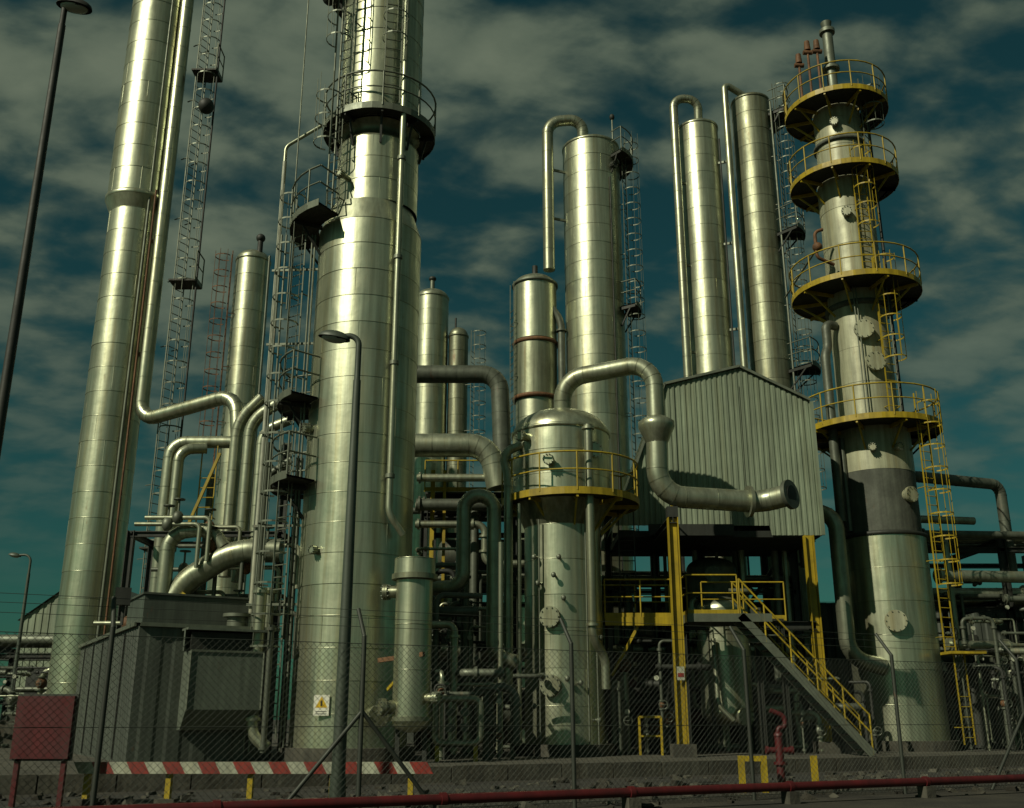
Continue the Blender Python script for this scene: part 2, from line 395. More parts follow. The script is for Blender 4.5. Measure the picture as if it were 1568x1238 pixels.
t.ringplat(cx,cy,7.0,1.45,2.3,165,228,mat=STEEL)
t.cyl("conduit",WHT,(-6.6,26.0,1),(-6.6,26.0,16.7),0.06,seg=8)
t.tube("conduit",PIPE,[(-6.6,26,16.5),(-6.6,26,17.2),(-5.6,26,17.9)],0.05)
t.cyl("conduit",STEEL,(-6.2,25.8,12),(-6.2,25.8,26),0.022,seg=6)
for x in(-6.35,-6.22,-5.5,-5.42): t.cyl("conduit",STEEL,(x,25.3,0.5),(x,25.3,14.0),0.028,seg=6)
for x in(-5.05,-4.9): t.cyl("conduit",STEEL,(x,24.7,14.5),(x,24.7,26),0.03,seg=6)
for z in (4,6,8.5,11,13.2): t.beam("conduit_bracket",STEEL,(-6.7,25.9,z),(-5.3,25.8,z),0.04,0.06)
t.ell("floodlight",DARK,(-5.3,24.6,21.4),(0.25,0.25,0.38))
t.nozzle(ALU,cx,cy,8.4,1.42,215,0.1,0.1); t.nozzle(ALU,cx,cy,5.2,1.42,236,0.08,0.08); t.nozzle(ALU,cx,cy,15.6,1.2,240,0.2,0.08)
t.box("warning_sign",SIGNW,(-4.43,24.56,1.55),(0.36,0.02,0.46))
t.add("warning_sign_triangle",SIGNY,[(-4.57,24.545,1.50),(-4.29,24.545,1.50),(-4.43,24.545,1.75)],[(0,1,2)],False)
t.add("warning_sign_symbol",DARK,[(-4.45,24.54,1.53),(-4.41,24.54,1.53),(-4.41,24.54,1.66),(-4.45,24.54,1.66)],[(0,1,2,3)],False)
for q in(1.36,1.41): t.box("warning_sign_text",DARK,(-4.43,24.548,q),(0.26,0.004,0.015))
t.nozzle(ALUD,cx,cy,1.3,1.42,300,0.35,0.2)
t.done()
# ------------------------------------------------------------------ back columns
def backcol(name,cx,cy,ztop,r,mat=ALU,head=0.5,pipe=None,z0=0.3):
    t=T(name); t.shell("shell",mat,cx,cy,z0,ztop-head,r,seg=48); t.dome("head",mat,cx,cy,ztop-head,r,head)
    t.lathe("head_band",mat,cx,cy,[(r,ztop-head-0.08),(r+0.03,ztop-head-0.06),(r+0.03,ztop-head+0.04),(r,ztop-head+0.05)],48,0.0)
    return t
t=backcol("stripper_column",-11.35,40.6,20.9,0.74)
t.cyl("vent",DARK,(-11.0,40.2,20.6),(-11.0,40.2,21.2),0.12); t.ell("vent",DARK,(-11.0,40.2,21.35),(0.2,0.2,0.2))
t.ladder(-12.15,40.1,10,19.6,200,mat=RUST); t.cyl("conduit",STEEL,(-10.55,40.2,2),(-10.55,40.2,20.5),0.05,seg=6)
t.done()
t=backcol("stripper_column",-4.15,48.7,22.6,0.86); t.cyl("vent",STEEL,(-4.15,48.6,22.4),(-4.15,48.6,23.1),0.12); t.ell("vent",DARK,(-4.15,48.6,23.2),(0.2,0.2,0.14)); t.done()
t=backcol("absorber_column",-2.75,48.7,20.5,0.5,ALUD); t.cyl("vent",DARK,(-2.9,48.6,20.4),(-2.9,48.6,21.0),0.05)
t.ladder(-2.0,48.5,12,19.2,340); t.done()
t=T("surge_column"); cx,cy=1.0,40.6
t.shell("shell",ALU,cx,cy,0.3,14.0,0.85,seg=40); 
for z0,z1 in((14.1,16.4),(16.6,19.2)):
    t.shell("shell",ALUD if z0<15 else ALU,cx,cy,z0,z1,0.93,seg=40,band=2.5)
for z in (13.95,16.4): t.lathe("rust_band",RUST,cx,cy,[(0.9,z),(0.98,z+0.02),(0.98,z+0.16),(0.9,z+0.18)],40)
t.dome("head",ALU,cx,cy,19.2,0.95,0.5); t.lathe("rim",STEEL,cx,cy,[(0.93,19.15),(1.0,19.17),(1.0,19.27),(0.93,19.3)],40)
t.cyl("vent",DARK,(1.0,40.4,19.5),(1.0,40.4,20.1),0.12)
t.tube("side_pipe",PIPED,[(2.1,40.2,10),(2.1,40.2,17.5),(1.5,40.2,18.3)],0.16,0.4,flange=True); t.ladder(0.0,40.2,12,18.2,200,mat=STEEL,cage=False)
t.done()
t=backcol("absorber_column",3.58,40.6,26.3,1.27,head=0.35)
t.tube("overhead_pipe",PIPE,[(3.2,40.2,25.8),(3.2,40.0,27.2),(1.6,39.9,27.0),(1.6,39.9,19.7)],0.25,0.62,bands=True)
for z in (22.2,24.6): t.beam("pipe_bracket",STEEL,(1.6,39.9,z),(2.6,40.3,z),0.08,0.1)
t.ladder(5.0,40.2,8,25.4,335); t.cyl("conduit",DARK,(4.3,39.5,2),(4.3,39.5,24),0.03,seg=6)
t.ringplat(3.58,40.6,18.0,1.3,2.0,-35,15,mat=STEEL); t.ringplat(3.58,40.6,25.2,1.3,1.9,-50,30,mat=STEEL)
t.nozzle(DARK,3.58,40.6,24.6,1.27,310,0.1,0.12)
t.cyl("vent",STEEL,(4.6,40.6,25),(4.6,40.6,27.6),0.04,seg=6); t.ell("vent",DARK,(4.6,40.6,27.7),(0.12,0.12,0.16))
t.done()
t=backcol("reactor_column",8.5,40.6,27.3,0.9,head=0.3)
t.tube("overhead_pipe",PIPE,[(8.5,40.3,27.0),(8.5,40.1,28.3),(7.35,40.0,28.3),(7.35,40.0,8)],0.19,0.5,bands=True)
t.tube("riser",PIPE,[(11.0,40.3,28.4),(9.7,39.9,29.0),(9.7,39.9,8)],0.15,0.3); 
for z in (12,16,20,24): t.beam("pipe_bracket",STEEL,(7.35,40.0,z),(8.5,40.4,z),0.08,0.1); t.beam("pipe_bracket",STEEL,(9.7,39.9,z+1),(8.5,40.4,z+1),0.08,0.1)
t.cyl("conduit",DARK,(9.25,39.7,6),(9.25,39.7,26),0.04,seg=6)
t.done()
t=backcol("reactor_column",11.0,40.6,28.7,0.85,ALUD,head=0.3)
t.ladder(12.0,40.1,8,28,330); t.cyl("conduit",STEEL,(11.7,39.8,6),(11.7,39.8,28),0.05,seg=6)
t.ringplat(11,40.6,27.6,0.9,1.7,-40,60,mat=STEEL); t.ringplat(11,40.6,21.5,0.9,1.9,-50,0,mat=STEEL); t.ringplat(11,40.6,15.2,0.9,2.0,-50,0,mat=STEEL)
t.done()
# ------------------------------------------------------------------ centre vessel
t=T("separator_vessel"); cx,cy=1.46,29.2
pedestal(t,cx,cy,1.15)
t.shell("shell",ALU,cx,cy,0.6,6.5,1.1,seg=48,grp=8,band=1.0)
t.lathe("cone",ALUD,cx,cy,[(1.1,6.5),(1.4,7.2)],48)
t.shell("upper_shell",ALU,cx,cy,7.2,9.3,1.44,seg=48,grp=8,band=0.7)
t.dome("head",ALU,cx,cy,9.3,1.44,0.8); t.lathe("head_band",ALU,cx,cy,[(1.44,9.25),(1.48,9.27),(1.48,9.35),(1.44,9.37)],48,0.0)
t.ringplat(cx+0.25,cy,7.25,1.3,2.0,150,395,mat=YEL,body=0.9)
t.nozzle(ALU,cx,cy,8.5,1.44,300,0.25,0.18); t.nozzle(ALU,cx,cy,8.2,1.44,255,0.2,0.12); t.nozzle(ALUD,cx,cy,3.9,1.1,250,0.1,0.22); t.nozzle(ALUD,cx,cy,2.1,1.1,250,0.1,0.22)
t.nozzle(ALU,cx,cy,9.0,1.44,225,0.2,0.12)
t.tube("side_riser",PIPE,[(2.15,27.55,9.2),(2.15,27.55,3.3),(2.5,27.9,2.8),(2.5,27.9,2.0)],0.12,0.25,flange=True)
t.tube("side_riser",PIPE,[(-0.1,28.2,2.0),(-0.1,28.2,7.9),(-0.3,28.4,8.6),(1.2,28.4,9.2)],0.13,0.35,bands=True)
t.tube("side_riser",PIPE,[(0.2,27.9,0.6),(0.2,27.9,7.0)],0.06)
t.tube("vapour_line",PIPE,[(1.5,28.9,9.6),(1.5,28.7,10.95),(4.15,28.0,11.25),(4.15,28.0,9.2)],0.26,0.75,seg=20,bands=True)
t.lathe("reducer",PIPE,4.15,28.0,[(0.3,9.55),(0.52,9.4),(0.52,9.25),(0.45,9.1),(0.3,8.75),(0.27,8.7)],24)
t.tube("transfer_line",PIPE,[(4.15,28.0,8.8),(4.1,28.0,7.25),(7.1,28.4,7.15),(7.75,27.9,7.25)],0.31,0.85,seg=20,bands=True)
t.cyl("end_flange",PIPE,(6.7,28.35,7.16),(6.8,28.36,7.16),0.45,seg=24); t.cyl("end_flange",PIPED,(7.75,27.9,7.25),(7.83,27.82,7.26),0.42,seg=24); t.cyl("end_opening",DARK,(7.835,27.815,7.26),(7.84,27.81,7.26),0.25,seg=24)
for k in range(12):
    a=R.uniform(200,340); z=R.uniform(1.0,6.3); q=math.radians(a)
    t.cyl("instrument",STEEL,(cx+1.1*math.cos(q),cy+1.1*math.sin(q),z),(cx+1.3*math.cos(q),cy+1.3*math.sin(q),z),0.035,seg=6); t.ell("instrument",STEEL,(cx+1.33*math.cos(q),cy+1.33*math.sin(q),z),(0.07,0.07,0.08),8,6)
for x in(0.75,2.05,2.3): t.cyl("conduit",STEEL,(x,28.15,0.6),(x,28.15,6.6),0.025,seg=6)
t.done()
# ------------------------------------------------------------------ elevated shed
t=T("elevated_equipment_shed")
X0,X1,Y0,Y1=3.2,9.55,31.0,35.0
def zt(x):
    x+=X0
    if x<4.9: return 7.0+(x-X0)/(4.9-X0)*4.5
    if x<7.35: return 11.5+(x-4.9)/2.45*0.6
    return 12.1-(x-7.35)/2.2*1.15
zb=lambda x: 6.95 if x+X0<8.0 else 6.65
t.corr("front_wall",CORR,(X0,Y0),(X1,Y0),zb,zt,pitch=0.17,dep=0.028)
t.corr("side_wall",CORR,(X1,Y0+0.01),(X1,Y1),lambda x:6.65,lambda x:10.95,pitch=0.17,dep=0.028)
t.corr("back_wall",CORR,(X1,Y1),(4.9,Y1),lambda x:6.8,lambda x:10.9)
for (xa,za),(xb,zb2) in zip([(3.2,7.0),(4.9,11.5),(7.35,12.1)],[(4.9,11.5),(7.35,12.1),(9.55,10.95)]):
    t.add("roof",CORR,[(xa,Y0-0.12,za+0.03),(xb,Y0-0.12,zb2+0.03),(xb,Y1,zb2+0.03),(xa,Y1,za+0.03)],[(0,1,2,3)],False)
    t.beam("roof_trim",STEEL,(xa,Y0-0.1,za+0.05),(xb,Y0-0.1,zb2+0.05),0.05,0.08)
for x in (5.2,7.3): t.beam("sheet_joint",STEEL,(x,Y0-0.035,7.0),(x,Y0-0.035,11.5),0.02,0.01)
t.box("floor",DARK,(6.4,33,6.7),(6.2,3.9,0.2))
t.box("corner_trim",CORR,(X1+0.03,Y0-0.05,8.8),(0.1,0.1,4.3))
t.box("floor_beam",DARK,(5.5,30.85,6.78),(2.6,0.2,0.35)); 
for x,y in((4.47,27.9),(9.05,30.75),(4.86,34.5),(9.05,34.5)):
    t.ibeam("column",YEL if y<32 else DARK,(x,y,PAD),(x,y,6.6),0.26); t.box("base",CONC,(x,y,PAD+0.12),(0.6,0.6,0.4))
t.ibeam("outrigger_beam",DARK,(4.47,27.8,6.55),(4.47,31.2,6.55),0.2); t.box("pipe_saddle",DARK,(4.47,27.95,6.76),(0.3,0.3,0.3))
t.ibeam("column",DARK,(4.86,30.75,PAD),(4.86,30.75,6.6),0.22)
t.ibeam("cross_beam",DARK,(4.86,30.75,3.9),(9.05,30.75,3.9),0.22); t.ibeam("cross_beam",DARK,(4.86,34.5,3.9),(9.05,34.5,3.9),0.22)
t.beam("brace",DARK,(4.86,34.5,0.6),(9.05,34.5,6.4),0.12); t.box("sign",WHT,(4.47,27.74,2.4),(0.2,0.02,0.35)); t.box("sign_band",REDL,(4.47,27.725,2.36),(0.16,0.01,0.1))
t.beam("hoist_arm",YEL,(4.6,29.4,6.7),(4.75,29.2,7.5),0.08); t.beam("hoist_arm",YEL,(4.75,29.2,7.5),(5.1,29.2,7.7),0.07)
t.done()
t=T("knockout_drum"); t.shell("shell",ALU,6.35,31.2,1.4,4.4,0.75,seg=36); t.dome("head",ALU,6.35,31.2,4.4,0.75,0.4); t.dome("bottom",ALU,6.35,31.2,1.4,0.75,0.35,up=-1)
for a in(45,135,225,315): q=math.radians(a); t.beam("leg",DARK,(6.35+0.7*math.cos(q),31.2+0.7*math.sin(q),PAD),(6.35+0.7*math.cos(q),31.2+0.7*math.sin(q),1.8),0.12)
t.nozzle(ALU,6.35,31.2,1.3,0.7,290,0.2,0.2); t.tube("drain",PIPE,[(5.9,30.4,3.5),(5.9,30.2,1.6),(6.3,30.1,1.2)],0.07); t.done()
t=T("knockout_drum"); t.shell("shell",PIPED,6.5,33.2,3.9,5.9,0.8,seg=36); t.dome("head",PIPED,6.5,33.2,5.9,0.8,0.4); t.dome("bottom",PIPED,6.5,33.2,3.9,0.8,0.35,up=-1); t.nozzle(PIPED,6.5,33.2,5.6,0.8,262,0.3,0.2); t.done()
# ------------------------------------------------------------------ stairs & platform
t=T("access_stairway")
zp=3.95
t.box("landing",GRATE,(5.95,28.9,zp),(2.3,1.5,0.06)); t.box("landing",GRATE,(7.3,30.0,zp),(0.9,1.2,0.06))
for a,b in(((4.8,28.15),(7.1,28.15)),((4.8,29.65),(7.1,29.65)),((4.8,28.15),(4.8,29.65))): t.beam("landing_frame",STEEL,(a[0],a[1],zp-0.06),(b[0],b[1],zp-0.06),0.05,0.22)
t.rail([(6.2,28.15,zp),(4.8,28.15,zp),(4.8,29.65,zp)]); t.rail([(5.5,29.7,zp),(7.9,29.7,zp)])
top=Vector((6.25,0,zp)); bot=Vector((9.5,0,PAD+0.05))
for y in(28.15,29.0):
    a=Vector((top.x,y,top.z));b=Vector((bot.x,y,bot.z))
    t.beam("stringer",STEEL,a,b,0.05,0.22)
    U=Vector((0,0,1))
    for h in(1.0,0.55): t.cyl("stair_rail",YEL,a+U*h,b+U*h,0.026,seg=6)
    for k in range(6): q=a+(b-a)*k/5; t.cyl("stair_post",YEL,q,q+U*1.0,0.026,seg=6)
n=18
for k in range(n):
    q=top+(bot-top)*(k+0.5)/n; t.box("tread",GRATE,(q.x,28.575,q.z),(0.25,0.82,0.04)); t.beam("tread_nose",STEEL,(q.x+0.12,28.18,q.z+0.005),(q.x+0.12,28.97,q.z+0.005),0.02,0.06)
for x,y in((4.9,29.6),(7.0,29.6),(7.7,29.6)): t.ibeam("leg",DARK,(x,y,PAD),(x,y,zp-0.1),0.14)
t.done()
t=T("maintenance_platform")
t.box("deck",GRATE,(3.7,30.0,3.95),(2.1,1.3,0.06)); t.beam("deck_frame",YEL,(2.65,29.33,3.9),(4.75,29.33,3.9),0.05,0.24); t.rail([(2.65,29.33,3.98),(4.7,29.33,3.98)]); t.rail([(2.65,30.65,3.98),(4.7,30.65,3.98)])
for x in(2.8,4.6):
    for y in(29.5,30.5): t.beam("leg",DARK,(x,y,PAD),(x,y,3.9),0.12)
t.beam("brace",YEL,(2.8,29.45,2.4),(3.6,29.45,3.8),0.08)
t.ladder(3.4,29.9,4,6.6,270,mat=DARK,cage=False)
t.done()
t=T("guard_frame")
for x in(3.5,4.1): t.beam("post",YEL,(x,29.2,PAD),(x,29.2,1.3),0.06)
t.beam("bar",YEL,(3.5,29.2,1.3),(4.1,29.2,1.3),0.06); t.beam("bar",YEL,(3.5,29.2,0.8),(4.1,29.2,0.8),0.05); t.done()
# ------------------------------------------------------------------ right tower
t=T("platform_tower_column"); cx,cy=12.5,34.0
pedestal(t,cx,cy,1.45)
t.shell("base_shell",ALU,cx,cy,0.6,7.0,1.38,seg=48,band=1.1); t.lathe("base_rim",DARK,cx,cy,[(1.3,6.95),(1.43,7.0),(1.43,7.1),(1.3,7.14)],48)
t.shell("lower_shell",TWRD,cx,cy,7.1,9.2,1.28,seg=48,band=2.1,seam=False); t.shell("lower_shell",TWR,cx,cy,9.2,10.7,1.28,seg=48,band=1.5)  # lowest course is a darker grey than the shell above and below
t.lathe("cone",TWR,cx,cy,[(1.28,10.7),(1.0,11.1)],48); t.shell("mid_shell",TWR,cx,cy,11.1,16.2,1.0,seg=44,band=1.3)
t.shell("upper_shell",TWR,cx,cy,16.2,20.6,0.96,seg=44,band=1.3); t.shell("top_shell",TWR,cx,cy,20.6,24.1,0.86,seg=44,band=1.2)
t.dome("head",TWR,cx,cy,24.1,0.86,0.5)
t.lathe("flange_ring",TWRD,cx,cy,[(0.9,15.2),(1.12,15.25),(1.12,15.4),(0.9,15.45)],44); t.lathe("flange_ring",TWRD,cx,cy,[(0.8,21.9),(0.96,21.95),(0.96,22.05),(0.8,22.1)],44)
t.ringplat(cx,cy,23.5,0.9,1.9,0,360,body=0.86); t.ringplat(cx,cy,20.4,1.0,1.95,0,360,body=0.96)
t.ringplat(cx,cy,15.9,1.0,2.25,0,360,body=1.0); t.ringplat(cx,cy,10.75,1.05,2.32,0,360,body=1.2)
t.cyl("vent_stack",STEEL,(cx,cy,24.4),(cx,cy,27.2),0.2,seg=16); t.cyl("vent_cap",STEEL,(cx,cy,27.2),(cx,cy,27.35),0.3,seg=16); t.cyl("vent_cap",STEEL,(cx,cy,27.35),(cx,cy,27.7),0.14,0.22,seg=16); t.cyl("vent_flange",STEEL,(cx,cy,25.5),(cx,cy,25.6),0.33,seg=16)
for x,y,h in((-0.95,-0.3,26.2),(-0.65,-0.5,26.1),(-1.2,0.1,25.9)):
    t.cyl("relief_valve",RUST,(cx+x,cy+y,23.6),(cx+x,cy+y,h),0.05,seg=8); t.cyl("relief_valve",RUST,(cx+x,cy+y,h),(cx+x,cy+y,h+0.4),0.13,0.1,seg=10); t.cyl("relief_valve",RUST,(cx+x-0.18,cy+y,h-0.1),(cx+x+0.18,cy+y,h-0.1),0.09,seg=8)
t.ladder(12.7,32.95,16,20.4,275,mat=YEL); 
t.ladder(13.0,32.85,10.9,15.9,285,mat=YEL); t.ladder(13.7,32.5,3.2,10.7,295,mat=YEL); t.ladder(13.9,32.4,0.5,2.2,295,mat=YEL,cage=False)
t.box("ladder_landing",YEL,(14.0,32.3,3.2),(1.1,0.8,0.08))
t.ladder(13.3,33.3,20.4,23.5,320,mat=STEEL)
for z,a,rr,rn in((14.2,257,1.0,0.26),(13.0,270,1.0,0.26),(8.3,295,1.28,0.2),(4.2,255,1.38,0.26),(18.8,250,0.96,0.14),(22.6,245,0.86,0.12),(9.9,250,1.28,0.10),(9.9,285,1.28,0.1)): t.nozzle(TWR,cx,cy,z,rr,a,0.14,rn)
t.tube("side_pipe",PIPED,[(11.5,33.6,14.6),(11.1,33.4,14.6),(11.1,33.4,13.7),(10.95,33.3,13.4),(10.95,33.3,7.5)],0.16,0.3)
t.tube("side_pipe",PIPED,[(11.25,33.4,10.4),(11.25,33.4,7.2)],0.09)
t.tube("reboiler_line",PIPE,[(9.9,33.3,7.9),(10.6,32.8,7.6),(10.6,32.8,3.1),(11.7,32.9,2.8)],0.26,0.75,seg=18,bands=True)
t.cyl("conduit",DARK,(13.35,33.1,11),(13.35,33.1,20),0.05,seg=6); t.cyl("conduit",DARK,(13.5,33.5,16),(13.5,33.5,23),0.05,seg=6)
for x in(12.0,12.1,13.2): t.cyl("conduit",STEEL,(x,32.85,11),(x,32.85,15.8),0.022,seg=6)
t.tube("instrument_line",RUST,[(11.55,33.2,16.8),(10.9,33.0,17.0),(10.9,33.0,18.0),(11.2,33.0,18.1)],0.06,0.15); t.ell("valve",RUST,(10.95,33,17.4),(0.18,0.18,0.18)); t.cyl("cable_tray",STEEL,(10.9,33,17.3),(11.1,38,17.6),0.04,seg=6)
t.done()
# ------------------------------------------------------------------ small exchanger
t=T("vertical_heat_exchanger"); cx,cy=-2.29,24.0
t.shell("shell",ALU,cx,cy,1.3,4.35,0.43,seg=32,band=1.0); t.shell("top_channel",ALU,cx,cy,4.5,4.85,0.48,seg=32,band=0.4); t.cap("top_channel",ALU,cx,cy,4.85,0.48)
t.cyl("flange",ALUD,(cx,cy,4.37),(cx,cy,4.49),0.54,seg=32); t.cyl("flange",ALUD,(cx,cy,1.2),(cx,cy,1.3),0.5,seg=32); t.dome("bottom",ALU,cx,cy,1.2,0.43,0.25,up=-1)
t.nozzle(ALUD,cx,cy,1.5,0.43,205,0.2,0.15); t.nozzle(ALUD,cx,cy,4.1,0.43,170,0.2,0.14); t.nozzle(ALU,cx,cy,1.7,0.43,330,0.2,0.1)
t.beam("support",RUST,(-3.1,24.3,2.55),(-2.0,23.6,2.65),0.09,0.1); t.beam("support",YEL,(-2.9,24.6,1.9),(-2.2,23.75,2.55),0.07)
for x in(-2.6,-1.98): t.beam("leg",DARK,(x,24.2,PAD),(x,24.2,1.3),0.1)
t.done()
# ------------------------------------------------------------------ U bend expansion loop & manifold
t=T("expansion_loop_piping")
t.tube("loop",PIPE,[(-2.2,28.2,4.7),(-1.35,28.0,4.7),(-1.35,28.0,7.25),(-0.5,28.0,7.25),(-0.5,28.0,2.9),(0.1,28.1,2.7)],0.2,0.42,seg=18,bands=True)
t.tube("line",PIPED,[(-2.4,27.6,4.0),(-0.9,27.6,4.0)],0.14,flange=True)
t.tube("line",PIPE,[(-1.5,27,0.4),(-1.5,27,3.6),(-2.2,27,3.6)],0.1,0.2,flange=True)
t.tube("line",PIPE,[(-0.3,27.2,0.4),(-0.3,27.2,5.8)],0.07)
t.tube("line",PIPED,[(-2.0,27.2,0.4),(-2.0,27.2,4.4),(-0.8,27.5,4.4)],0.08)
t.clutter(-2.3,0.1,28.5,31.5,34,6.0,31,light=0.35)
t.clutter(-1.9,0.1,25.8,27.4,14,2.9,32,light=0.5)
t.done()
t=T("valve_manifold")
Y=25.0
t.tube("loop",PIPE,[(-1.8,Y,0.9),(-1.8,Y,1.7),(-0.75,Y,1.7),(-0.75,Y,0.7),(-1.8,Y,0.7),(-1.8,Y,1.0)],0.09,0.18,flange=False)
for x in(-1.45,-1.1):
    t.cyl("valve_riser",PIPE,(x,Y,0.7),(x,Y,1.7),0.06)
    for z in(1.05,1.4): t.ell("valve",STEEL,(x,Y,z),(0.13,0.13,0.11)); t.cyl("handwheel",PIPED,(x,Y-0.3,z),(x,Y-0.33,z),0.1,seg=14); t.cyl("stem",PIPED,(x,Y,z),(x,Y-0.3,z),0.02,seg=6)
for x in(-1.75,-0.85): t.beam("stand",YEL,(x,Y,0.1),(x,Y,0.65),0.1)
t.done()
t=T("process_piping")
t.clutter(2.8,4.6,29.0,31.5,16,3.6,41,light=0.25)
t.clutter(4.9,8.8,31.5,34.0,20,5.5,42,light=0.2)
t.clutter(8.2,10.6,30.2,33.0,12,2.6,43,light=0.35)
t.done()
t=T("process_piping")
t.clutter(14.0,18.5,32.2,35.5,50,5.2,44,light=0.35)
t.clutter(17,24,36,42,30,6.5,45,light=0.3)
t.done()
# ------------------------------------------------------------------ pipe rack (centre)
def rack(name,x0,x1,y0,y1,levels,seed,bay=3.2,dens=7,vert=10,colm=DARK):
    r=random.Random(seed); t=T(name); n=max(1,round((x1-x0)/bay))
    for i in range(n+1):
        x=x0+(x1-x0)*i/n
        for y in(y0,y1): t.ibeam("column",colm if y==y0 else DARK,(x,y,PAD-0.3),(x,y,levels[-1]+0.1),0.22)
        for z in levels: t.ibeam("cross_beam",DARK,(x,y0,z),(x,y1,z),0.2)
    for z in levels:
        for y in(y0,y1): t.ibeam("longitudinal_beam",DARK,(x0,y,z-0.3),(x1,y,z-0.3),0.16)
        y=y0+0.25
        while y<y1-0.2:
            rr=r.choice([0.06,0.09,0.12,0.16,0.22]); a=x0-r.uniform(0,0.8);b=x1+r.uniform(0,0.8)
            if r.random()<0.35: b=x0+(x1-x0)*r.uniform(.3,.9)
            m=r.choice([PIPE,PIPED,PIPED,STEEL])
            pts=[(a,y,z+0.1+rr),(b,y,z+0.1+rr)]
            if r.random()<0.5: pts.append((b,y,z-r.uniform(1,2.3)))
            t.tube("pipe",m,pts,rr,seg=10,flange=r.random()<0.4,bands=r.random()<0.3); y+=rr*2+r.uniform(0.12,7.0/dens*0.5)
    for k in range(vert):
        x=r.uniform(x0,x1); y=y0-r.uniform(0.1,0.6); rr=r.choice([0.04,0.06,0.09,0.12,0.15]); z1=r.choice(levels)+0.2; z0=r.choice([0.4,0.4,1.6,2.2])
        if z1-z0<1: continue
        s2=r.choice([-1,1])
        t.tube("drop",r.choice([PIPE,PIPED,PIPED,STEEL]),[(x,y+0.9,z1),(x,y,z1),(x,y,z0),(x+s2*r.uniform(.4,1.2),y,z0)],rr,seg=10,flange=r.random()<0.6)
        if r.random()<0.6:
            z=r.uniform(1.0,2.4); t.ell("valve",r.choice([PIPED,STEEL,RUST]),(x,y,z),(rr*2,rr*2,rr*1.8),10,6); t.cyl("handwheel",r.choice([REDP,PIPED]),(x,y-0.32,z),(x,y-0.35,z),0.13,seg=12)
    return t
t=rack("pipe_rack",-3.0,9.5,34.2,38.2,[3.1,5.6,8.2],5,vert=32)
t.box("deck",DARK,(-1.3,36.2,8.7),(3.4,3.8,0.06)); t.rail([(-3,34.1,8.7),(0.4,34.1,8.7)])  # this deck and the next are added to block light below
t.box("deck",DARK,(3.2,36.6,5.95),(12.2,3,0.05))
t.beam("brace",YEL,(-2.7,33.9,0.3),(-2.7,33.9,9.4),0.14); t.beam("brace",YEL,(-2.3,33.9,4.5),(-2.3,33.9,9.4),0.1)
t.tube("header",PIPE,[(-3.9,33.0,10.05),(-0.75,33.0,10.05),(-0.45,33.0,8.6)],0.4,0.7,seg=20,bands=True)
t.tube("header",PIPED,[(-4.2,38.0,14.3),(-0.5,38.0,14.3),(-0.3,38.0,9.0)],0.36,0.7,seg=18,bands=True)
t.tube("header",PIPED,[(-3.2,33.4,8.1),(1.0,33.4,8.1)],0.2,seg=14,flange=True)
t.tube("header",PIPE,[(-3.2,33.2,7.4),(-0.9,33.2,7.4),(-0.9,33.2,6.1),(1,33.2,6.1)],0.12,0.3,flange=True)
t.tube("header",PIPE,[(-3.2,33.3,9.0),(0.2,33.3,9.0),(0.6,33.3,9.4)],0.13,0.3,flange=True)
t.done()
for (x,y,z,l,r_,m) in((-1.5,36.5,1.6,4.2,0.7,PIPED),(4.2,37.0,1.7,5.0,0.8,DARK),(-0.6,36.5,6.9,3.6,0.55,PIPED),(8.8,37.0,1.7,3.4,0.8,DARK)):  # exchangers added in dark colours to fill out the shaded backdrop
    t=T("backdrop_heat_exchanger"); t.cyl("shell",m,(x-l/2,y,z),(x+l/2,y,z),r_,seg=28)
    for s in(-1,1):
        t.cyl("girth_flange",m,(x+s*(l/2-0.5),y,z),(x+s*(l/2-0.38),y,z),r_*1.15,seg=28); t.box("saddle",CONC if z<3 else DARK,(x+s*l*0.28,y,z-r_-0.15),(0.3,r_*1.5,0.9))
        t.ell("head",m,(x+s*l/2,y,z),(0.3,r_,r_),20,8)
    t.done()
t=T("dark_backdrop_building")  # added building, its dark colour stands in for shade behind the rack
t.corr("front_wall",CORRD,(-7.5,44),(24,44),lambda x:0.2,lambda x:6.0,pitch=0.5,dep=0.06)
t.add("roof",DARK,[(-7.6,43.8,6.02),(24.1,43.8,6.02),(24.1,47.5,6.4),(-7.6,47.5,6.4)],[(0,1,2,3)],False)
t.corr("side_wall",CORRD,(-7.5,47.4),(-7.5,44),lambda x:0.2,lambda x:6.0); t.corr("side_wall",CORRD,(24,44),(24,47.4),lambda x:0.2,lambda x:6.0)
for k in range(9): t.box("door",DARK,(-5+3.2*k,43.9,1.3),(1.1,0.08,2.1)); t.box("louvre",DARK,(-3.4+3.2*k,43.9,4.2),(1.4,0.08,0.9))
t.done()
t=rack("pipe_rack",14.6,26,36.0,40.0,[2.9,5.2,7.3],9,vert=30)
t.tube("header",PIPED,[(13.6,34.6,9.4),(18.0,36.6,9.5),(18.0,36.6,6.3)],0.2,0.4,bands=True)
t.tube("header",PIPE,[(14.2,35.4,5.2),(14.2,35.4,8.0),(16.5,35.8,8.0)],0.14,0.3)
t.tube("header",PIPE,[(13.9,33.2,3.5),(16.6,34,3.5),(17.2,34.2,0.5)],0.16,0.4,flange=True)
t.tube("header",PIPED,[(14.2,35,7.4),(22,35.6,7.4)],0.13,flange=True); t.tube("header",PIPE,[(14.4,34.6,5.9),(22,35.6,5.9)],0.2,flange=True)
t.done()
